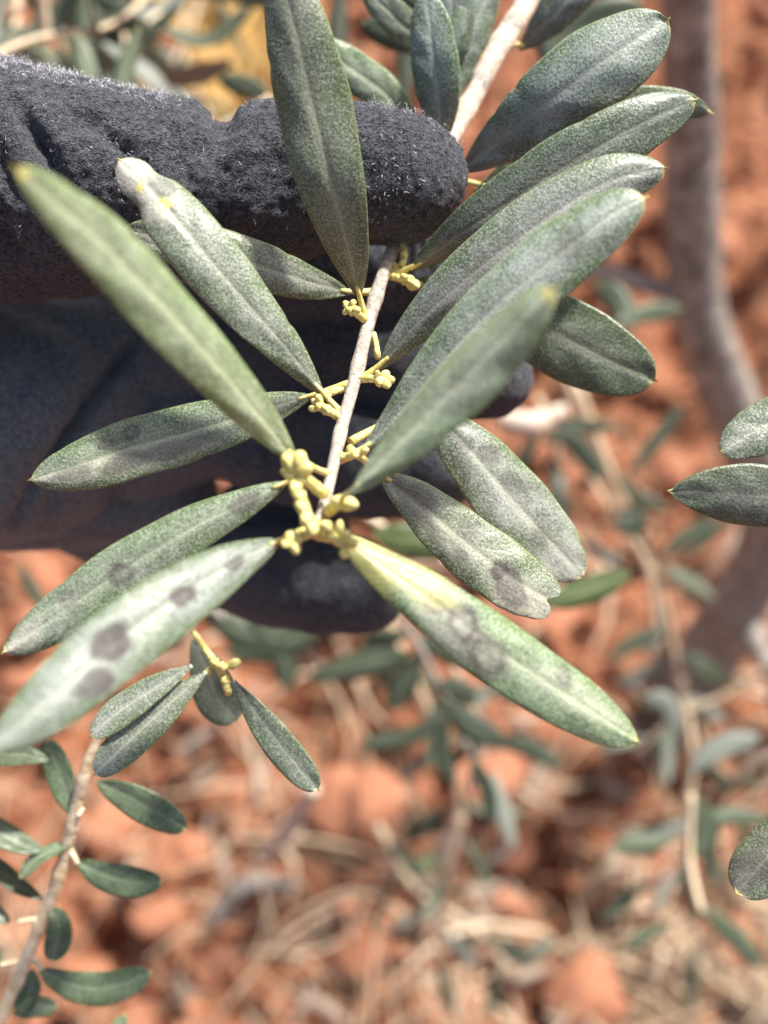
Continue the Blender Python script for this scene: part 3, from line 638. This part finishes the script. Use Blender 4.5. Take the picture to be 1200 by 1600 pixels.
# folds of the fabric: (x0,y0,x1,y1,width px, depth mm)
def crease(x0, y0, x1, y1, wd, amp, top, fl=.35):
    t = np.clip(((gpx-x0)*(x1-x0)+(gpy-y0)*(y1-y0))/((x1-x0)**2+(y1-y0)**2), 0, 1)
    d = np.hypot(gpx-(x0+t*(x1-x0)), gpy-(y0+t*(y1-y0)))
    taper = 0.35+0.65*np.sin(np.pi*np.clip(t, .02, .98))
    return -(amp*1e-3)*taper*np.exp(-(d/wd)**2)*np.maximum(facing, fl)*(isthumb if top else ~isthumb)
D = np.zeros(n)
for c in [(20, 155, 105, 295, 13, 3.4, True), (150, 190, 215, 255, 12, 1.9, True), (-10, 230, 40, 330, 16, 2.4, True), (105, 150, 150, 215, 20, 1.8, True), (270, 215, 300, 300, 20, 1.8, True), (300, 195, 340, 265, 24, 1.9, True), (344, 150, 352, 215, 26, 3.8, True, 1.0), (240, 175, 262, 200, 18, 1.5, True),
          (-20, 330, 60, 440, 28, 1.8, True), (120, 330, 180, 420, 30, 1.5, True), (420, 200, 440, 330, 30, 1.1, True), (470, 190, 500, 260, 22, .9, True),
          (215, 520, 20, 810, 12, 5.0, False), (300, 600, 280, 720, 22, 2.5, False), (60, 560, -40, 680, 24, 1.5, False), (420, 860, 450, 940, 14, 1.6, False), (500, 850, 515, 900, 12, 1.1, False), (150, 590, 120, 640, 14, 1.6, False), (230, 640, 210, 740, 12, 2.0, False), (340, 560, 330, 640, 12, 1.8, False), (250, 480, 330, 540, 14, 2.0, False), (400, 650, 420, 740, 12, 1.5, False), (480, 540, 470, 610, 12, 1.4, False), (90, 740, 60, 840, 14, 1.6, False), (20, 520, 120, 600, 16, 1.4, False), (150, 720, 200, 830, 18, 2.0, False)]: D += crease(*c)
for i in range(n):
    p = Vector(GV[i]); D[i] += 0.0011*noise.fractal(p*55, .9, 2.0, 3)+(0.00055 if isthumb[i] else .00018)*noise.fractal(p*520, .8, 2.0, 2)
GV = GV+GN*D[:, None]
gm.vertices.foreach_set('co', GV.ravel()); gm.update()
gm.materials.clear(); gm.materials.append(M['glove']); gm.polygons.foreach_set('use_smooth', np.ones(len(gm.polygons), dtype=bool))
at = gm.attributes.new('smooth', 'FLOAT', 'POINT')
smv = np.where(isthumb, 0.0, np.clip((520-gpx)/300, .12, 1.0)); at.data.foreach_set('value', smv.astype(np.float32))  # smoother fabric mask; also fades the painted palm brightening out towards the fingers
gm.name = 'gloved_hand'
g0 = P(300, 300, .2); hand = empty('gloved_hand', g0, 'hand in a fuzzy charcoal fleece glove pinching the olive sprig', 'gloved hand'); ABS[hand.name] = g0
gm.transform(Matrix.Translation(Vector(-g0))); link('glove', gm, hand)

# fleece fibres and stray lint
def ribbons(name, roots, normals, lens, wd, mat, seed, curlamp, seg=3, flat=0.35):
    r = np.random.default_rng(seed); V = []; Fc = []
    for p, nn, L in zip(roots, normals, lens):
        t = nrm(np.cross(nn, r.standard_normal(3))); d = nrm(nn*flat+t*(r.random()*.9+.2)); s = nrm(np.cross(d, r.standard_normal(3))); q = p-nn*.0002; b = len(V)
        for i in range(seg+1):
            V += [q-s*wd*.5, q+s*wd*.5]
            d = nrm(d+r.standard_normal(3)*curlamp); q = q+d*L/seg
        for i in range(seg): Fc.append((b+2*i, b+2*i+1, b+2*i+3, b+2*i+2))
    o = child(name, np.array(V), Fc, mat, hand, g0); o['kind'] = 'stuff'; return o
vis = np.where(isthumb & (gpx > -60) & (facing > -0.2) & (np.sum(GN*nrm(rel), 1) < .35))[0]
sel = rng.choice(vis, 2600)
ribbons('fleece_fuzz', GV[sel], GN[sel], rng.uniform(.0005, .0013, len(sel)), .00006, M['fuzz'], 1, .6)
vis2 = np.where(~isthumb & (gpx > 480) & (np.sum(GN*nrm(rel), 1) < .35))[0]
sel = rng.choice(vis2, 3500)
ribbons('fleece_fuzz', GV[sel], GN[sel], rng.uniform(.0005, .0014, len(sel)), .00006, M['fuzz'], 2, .45)
# pale rim along the top edge
rim = np.where(isthumb & (gpx > -30) & (np.abs(np.sum(GN*nrm(rel), 1)) < .42) & ((GN@UP) > .5))[0]
wgt = np.where(gpx[rim] < 260, 1.0, np.where(gpx[rim] > 560, .35, .10)); wgt = wgt/wgt.sum()
sel = rng.choice(rim, 4200, p=wgt)
ribbons('lint_fibre', GV[sel], GN[sel], rng.uniform(.0008, .0024, len(sel)), .00008, M['lint'], 3, .75, 5, .6)
# tufts of pale lint
tl = []; tn = []
front = np.where(isthumb & (facing > .2))[0]
for (x, y, s, k) in [(600, 270, 22, 26), (622, 290, 24, 26), (640, 245, 14, 14), (560, 205, 10, 12), (650, 285, 12, 10), (610, 320, 20, 14), (85, 235, 12, 8), (150, 210, 20, 10), (30, 360, 10, 14), (45, 400, 8, 8), (210, 240, 8, 12), (225, 255, 8, 8), (12, 220, 10, 8), (390, 175, 10, 8), (95, 155, 30, 12), (190, 205, 20, 8), (290, 230, 40, 8), (470, 330, 40, 6), (270, 345, 40, 4), (690, 300, 16, 10), (580, 300, 12, 16), (300, 330, 120, 40), (120, 260, 90, 50), (180, 290, 60, 20), (60, 200, 60, 30), (420, 240, 60, 20), (610, 255, 40, 30), (650, 230, 30, 16), (600, 330, 30, 16)]:
    d = np.hypot(gpx[front]-x-0, gpy[front]-y); c = front[d < s]
    if len(c): tl += list(rng.choice(c, k))
tl = np.array(tl)
ribbons('lint_fibre', GV[tl], GN[tl], rng.uniform(.0006, .0019, len(tl)), .000085, M['lint'], 6, .8, 4, .45)

# ------------------------------------------------------------------ the olive sprig held in the glove
root_p = P(508, 790, .160)
sp = empty('olive_sprig', root_p, 'olive sprig with spotted leaves and yellow buds held in the black glove', 'olive sprig'); ABS[sp.name] = root_p
stp = [(880, -130, .232), (825, 0, .225), (770, 90, .219), (705, 215, .212), (660, 290, .2055), (622, 370, .199), (595, 440, .192), (572, 520, .186), (550, 610, .179), (533, 670, .173), (520, 730, .167), (506, 790, .160), (492, 832, .155)]
srp = np.array([17.5, 17, 16.5, 14.5, 12, 10.5, 10.3, 10.3, 10.2, 10, 9.5, 9, 8])
V, Fc = tube([P(*q) for q in stp], [r*q[2]/F for r, q in zip(srp, stp)], 130, 18, .012, 5, [(.47, .18, .01), (.57, .20, .01), (.665, .22, .012), (.76, .2, .012), (.86, .2, .012), (.2, .12, .01), (.3, .12, .01)])
child('stem', V, Fc, M['stem'], sp, P(*stp[0]))
V, Fc = tube([P(*q) for q in stp[:5]], [r*q[2]/F*1.05 for r, q in zip(srp, stp[:5])], 60, 18, .02, 15, [(.25, .16, .02), (.48, .18, .02), (.72, .16, .02)])
child('stem', V, Fc, M['stem_old'], sp, P(*stp[0]))['label'] = 'older pale pinkish wood of the stem above the thumb'
def hero(pts, hw, attach=None, petr=5.5, petmat='bud', **k):
    """pts (x,y,depth) from base to tip, hw in px at mid depth; attach: node on the stem for the petiole (sub-part)."""
    dm = sum(p[2] for p in pts)/len(pts)
    C = [P(*p) for p in pts]
    rr = k.get('roll', 0); g = np.random.default_rng(k.get('seed', 0)+50); k['roll'] = [rr+g.uniform(-9, 9), rr+g.uniform(-4, 4), rr+g.uniform(-10, 10)]; k.setdefault('wavy', .02)
    k['pinch'] = list(k.get('pinch', ()))+[(g.uniform(.25, .9), g.choice([-1, 1]), g.uniform(.03, .08), g.uniform(.012, .03)) for _ in range(2)]
    o = put_leaf(sp, C, hw*dm/F, nu=96, nv=26, **k)
    if attach:
        V, Fc = tube([P(*attach), (P(*attach)+C[0])/2, C[0]+(spline(C, 40)[2]-C[0])], np.array([petr*1.25, petr, petr*.55])*pts[0][2]/F, 12, 10, .03, 3)
        child('petiole', V, Fc, M[petmat], o, P(*attach))
    return o
hero([(562, 466, .186), (543, 385, .178), (515, 280, .171), (484, 150, .168), (459, 40, .166), (430, -75, .165)], 59, (572, 500, .187), seed=1, roll=-8, tint=(0.95, 0.95, 0.88), bloom=0.45, a=.72, b=.5, fold=.05, curl=.18,
     label='tall upright matte green leaf in front of the thumb')
hero([(507, 618, .177), (440, 535, .172), (370, 455, .169), (300, 372, .167), (240, 302, .168), (182, 246, .170)], 50, (538, 650, .176), seed=2, roll=12, tint=(1.15, 1.17, 1.12), bloom=0.9, a=.72, b=.42, fold=.06, curl=.2,
     pinch=[(.84, 1, .30, .06), (.88, -1, .22, .04)], spots=[('pale', .94, .1, .10, 1.0, .9), ('pale', .80, .45, .08, .45, .75), ('stain', .83, -.45, .05, .42, .55), ('yellow', .865, .25, .016, .26, 1.0), ('yellow', .775, .0, .024, .24, 1.0), ('stain', .755, -.12, .010, .10, .8), ('stain', .88, .1, .012, .15, .5)],
     label='leaf with a bleached tan tip and orange specks, crossing the thumb')
hero([(464, 722, .158), (385, 625, .146), (285, 510, .136), (172, 390, .127), (85, 312, .120), (20, 258, .115)], 53, (520, 742, .166), seed=3, roll=24, tint=(1.5, 1.62, 1.25), bloom=0.8, a=.66, b=.5, fold=.08, curl=.2,
     spots=[('yellow', .985, 0, .02, 1, .9)], label='long blurred leaf nearest the camera on the left with yellow tip')
hero([(548, 458, .190), (470, 437, .184), (380, 407, .1795), (290, 382, .177), (190, 358, .175)], 40, (590, 455, .192), seed=4, roll=10, tint=(0.95, 0.93, 0.9), bloom=0.6, a=.7, b=.5, label='grey leaf lying across the thumb behind the spotted leaf')
hero([(488, 618, .181), (425, 636, .183), (330, 666, .184), (205, 700, .184), (110, 732, .184), (43, 751, .185)], 49, (545, 600, .180), seed=5, roll=12, tint=(1.15, 1.2, 1.08), bloom=0.5, a=.75, b=.55, fold=.12,
     spots=[('stain', .50, .42, .13, .34, .62), ('stain', .66, .40, .09, .36, .66), ('stain', .12, .2, .12, .6, .55), ('ring', .62, -.50, .030, .22, 1.0), ('ring', .71, -.42, .028, .20, .85), ('stain', .84, .25, .07, .34, .55), ('pale', .82, .25, .14, .4, .45), ('pale', .56, .45, .24, .4, .35)],
     label='leaf with purple brown blotches along its lower half over the palm')
hero([(450, 752, .166), (385, 783, .166), (290, 832, .165), (190, 893, .165), (95, 958, .166), (0, 1022, .168)], 46, (480, 740, .165), seed=6, roll=12, tint=(1.15, 1.22, 1.08), bloom=0.8, a=.72, b=.5, fold=.07, curl=.2,
     spots=[('stain', .14, .05, .06, .5, .8), ('ring', .555, .05, .036, .34, 1.0), ('stain', .555, .05, .03, .26, .35), ('ring', .73, -.45, .025, .2, .6), ('stain', .73, .15, .03, .2, .5), ('pale', .92, 0, .1, .7, .6), ('pale', .75, -.3, .05, .2, .3)],
     label='leaf with one ring spot on its midrib and a whitish tip at the left edge')
hero([(440, 842, .156), (355, 885, .149), (275, 935, .143), (180, 1005, .138), (85, 1088, .133), (-25, 1180, .129)], 57, (478, 828, .156), seed=7, roll=6, tint=(1.05, 1.08, 1.1), bloom=0.9, a=.7, b=.55, fold=.05, curl=.16,
     spots=[('stain', .18, .05, .035, .3, .85), ('stain', .37, .05, .04, .33, 1.0), ('stain', .60, -.08, .065, .46, 1.0), ('stain', .70, .48, .055, .40, .95)],
     label='pale blurred leaf with four dark round spots at lower left')
hero([(525, 832, .155), (605, 890, .154), (700, 956, .154), (800, 1030, .155), (900, 1096, .156), (1002, 1162, .158)], 53, (495, 815, .156), seed=8, roll=-14, tint=(1.15, 1.3, 1.02), bloom=0.7, a=.6, b=.42, fold=.04, curl=.24,
     spots=[('yellow', .08, .1, .13, 1.2, .55), ('yellow', .27, .35, .10, .6, .5), ('ring', .41, .0, .050, .50, 1.0), ('ring', .515, -.38, .052, .52, 1.0), ('stain', .325, -.05, .035, .34, .7), ('stain', .46, -.45, .018, .2, .5), ('ring', .72, .5, .026, .30, .8), ('pale', .41, -.3, .17, .55, .55), ('pale', .41, 0, .02, .2, 1), ('pale', .505, -.4, .02, .22, .8), ('pale', .78, .1, .16, .45, .3)],
     label='bright leaf with yellowed base and dark ring spots, pointing lower right')
hero([(598, 742, .177), (660, 790, .177), (730, 850, .177), (800, 902, .177), (846, 931, .178)], 52, (545, 700, .171), seed=9, roll=-8, tint=(1.2, 1.18, 1.1), bloom=0.8, a=.55, b=.24, fold=.04, curl=.16, notch=.50, tip=False,
     spots=[('stain', .75, -.05, .05, .3, 1.0), ('stain', .85, -.35, .08, .5, .75), ('stain', .80, .1, .06, .2, .8), ('stain', .17, .3, .14, .5, .7), ('stain', .5, .4, .05, .3, .5), ('stain', .55, -.4, .04, .25, .5), ('pale', .9, -.5, .15, .6, .55), ('pale', .3, -.4, .3, .4, .3)],
     label='sharp speckled leaf with a notched blunt tip')
hero([(668, 632, .186), (735, 706, .187), (800, 780, .189), (862, 848, .191), (914, 904, .194)], 57, (548, 690, .173), seed=10, roll=-10, tint=(1.3, 1.28, 1.3), bloom=1, a=.6, b=.42, fold=.05, curl=.14,
     spots=[('stain', .32, .4, .05, .3, .6), ('stain', .2, .1, .06, .3, .5), ('stain', .72, -.2, .05, .3, .55), ('pale', .9, -.2, .14, .8, .3), ('stain', .5, .3, .08, .3, .35)],
     label='grey leaf behind the notched leaf, pointing lower right')
hero([(545, 772, .145), (612, 704, .141), (690, 625, .137), (770, 545, .1325), (830, 483, .129), (870, 447, .127)], 54, (512, 795, .160), seed=11, roll=-34, tint=(1.85, 1.95, 1.65), bloom=0.9, a=.75, b=.5, fold=.06, curl=.2,
     spots=[('stain', .55, .1, .03, .25, .4), ('yellow', .975, 0, .03, 1, .8)], label='blurred leaf nearest the camera on the right with yellow tip')
hero([(560, 712, .170), (630, 640, .166), (715, 540, .162), (810, 450, .159), (905, 375, .157), (965, 330, .156), (1014, 306, .156)], 56, (530, 712, .168), seed=12, roll=-14, tint=(1.4, 1.45, 1.5), bloom=1, a=.8, b=.42, fold=.04, curl=.18,
     spots=[('stain', .78, .1, .05, .4, .4)], label='pale rounded leaf partly hidden behind the nearest right leaf')
hero([(590, 578, .181), (660, 498, .176), (750, 420, .173), (850, 346, .172), (950, 284, .172), (1047, 261, .173)], 52, (562, 590, .181), seed=13, roll=-8, tint=(1.05, 1.06, 1.14), bloom=0.8, a=.72, b=.46, fold=.05, curl=.18,
     spots=[('stain', .45, -.1, .1, .5, .45), ('stain', .28, 0, .1, .5, .4)], label='grey purple leaf with yellow tip above the pale rounded leaf')
hero([(640, 424, .193), (720, 366, .186), (815, 304, .182), (920, 240, .180), (1010, 190, .180), (1092, 154, .182)], 50, (612, 425, .195), seed=14, roll=4, tint=(0.8, 0.85, 0.87), bloom=0.5, a=.7, b=.46, fold=.05, curl=.16,
     label='dark bluish leaf with yellow pointed tip at upper right')
hero([(716, 270, .203), (790, 212, .193), (870, 150, .187), (960, 85, .184), (1047, 28, .184)], 63, (690, 250, .208), seed=15, roll=-8, tint=(1.12, 1.18, 1.22), bloom=1, a=.85, b=.45, fold=.06, curl=.14,
     spots=[('stain', .3, -.3, .12, .4, .3)], label='broad silvery leaf beside the stem at upper right')
hero([(740, 300, .206), (850, 238, .203), (960, 178, .202), (1050, 165, .202), (1116, 178, .202)], 34, (690, 260, .209), seed=16, roll=10, tint=(.9, .95, .85), label='leaf tip showing from behind the dark bluish leaf')
hero([(640, 440, .203), (760, 472, .200), (850, 512, .198), (940, 558, .197), (1028, 596, .196)], 62, (610, 410, .197), seed=17, roll=2, tint=(0.72, 0.74, 0.66), bloom=0.4, a=.8, b=.46, fold=.05, curl=.1,
     label='dark leaf with small yellow point behind the pale leaves at right')
hero([(690, 222, .207), (684, 150, .202), (674, 70, .199), (666, -14, .198)], 38, (700, 225, .210), seed=18, roll=-14, tint=(1.2, 1.27, 1.36), a=.55, b=.45, fold=.05, label='upright bluish leaf just behind the thumb tip')
hero([(690, 192, .214), (706, 118, .211), (738, 45, .209), (778, -40, .208)], 34, (712, 205, .212), seed=19, roll=14, tint=(1.25, 1.32, 1.4), a=.7, b=.55, label='bluish leaf between the upright leaf and the pale stem')
hero([(660, 215, .219), (600, 145, .216), (545, 105, .214), (480, 60, .213)], 31, (702, 218, .212), seed=20, roll=8, tint=(1.3, 1.4, 1.25), a=.7, b=.5, label='pale green leaf emerging behind the thumb tip and tall leaf')
hero([(812, 78, .222), (850, 40, .218), (900, -15, .215), (960, -70, .213)], 32, (785, 60, .221), seed=21, roll=5, tint=(.95, 1.0, 1.1), a=.8, b=.6, label='narrow leaf at the top edge right of the pale stem')
hero([(690, 150, .215), (698, 90, .210), (705, 20, .208), (712, -60, .207)], 36, (716, 195, .212), seed=22, roll=0, tint=(.85, .9, .95), label='dark leaf at the top edge behind the upright bluish leaf')
hero([(740, 90, .222), (660, 60, .218), (600, 10, .214), (560, -40, .212)], 26, (768, 92, .219), seed=23, roll=10, tint=(1.3, 1.35, 1.3), label='pale leaf at the top edge crossing behind the upright leaf')

# yellow bud clusters in the leaf axils
bud_cluster(sp, [.187, .184, .182], [(573, 503), (560, 492), (546, 482)], [(541, 476, 8), (551, 474, 8.5), (558, 484, 8), (540, 487, 6.5), (549, 486, 8.5)], 7, 1)
bud_cluster(sp, [.194, .192, .191], [(610, 432), (622, 434), (634, 440)], [(640, 437, 8.5), (648, 446, 8), (631, 433, 7.5), (642, 449, 6)], 6.5, 11)
bud_cluster(sp, [.200, .198, .197], [(618, 372), (606, 364), (596, 362)], [(600, 362, 9), (588, 366, 8), (610, 358, 8)], 6, 21)
bud_cluster(sp, [.197, .196, .195], [(626, 372), (632, 395), (628, 418)], [(631, 396, 8), (628, 412, 7)], 6, 31)
bud_cluster(sp, [.181, .179, .178], [(562, 592), (580, 592), (598, 592)], [(602, 586, 8.5), (610, 593, 8), (604, 601, 8), (590, 584, 7), (593, 597, 8)], 7, 41)
bud_cluster(sp, [.176, .174, .172], [(537, 656), (520, 646), (503, 636)], [(492, 628, 9), (500, 636, 9), (511, 641, 8.5), (488, 638, 7), (498, 622, 7)], 8, 51)
bud_cluster(sp, [.181, .180, .179], [(548, 600), (532, 608), (516, 614)], [(520, 612, 7.5), (510, 616, 7)], 6.5, 61)
bud_cluster(sp, [.171, .168, .166], [(531, 718), (548, 712), (566, 706)], [(556, 710, 9), (570, 704, 8)], 8, 71)
bud_cluster(sp, [.1865, .186, .185], [(583, 520), (588, 540), (590, 560)], [(589, 552, 6)], 5.5, 81)
bud_cluster(sp, [.158, .156, .154], [(508, 772), (486, 755), (464, 738)], [(452, 722, 15), (468, 718, 14), (478, 732, 14), (455, 742, 15), (470, 748, 14), (462, 765, 13), (446, 736, 8)], 11, 91)
bud_cluster(sp, [.154, .152, .151], [(497, 835), (480, 808), (466, 770)], [(470, 790, 13), (478, 812, 12), (488, 828, 13)], 12, 101)
bud_cluster(sp, [.158, .154, .152], [(512, 800), (520, 792), (532, 786)], [(536, 784, 14), (548, 788, 12), (524, 782, 11)], 11, 111)
bud_cluster(sp, [.155, .153, .152], [(494, 830), (475, 838), (458, 846)], [(455, 842, 15), (462, 858, 13), (446, 850, 9), (466, 842, 12)], 8, 121)
bud_cluster(sp, [.155, .152, .151], [(498, 835), (520, 838), (542, 850)], [(530, 822, 12), (540, 838, 13), (552, 848, 11), (518, 838, 13), (538, 866, 9), (508, 822, 12)], 12, 131)
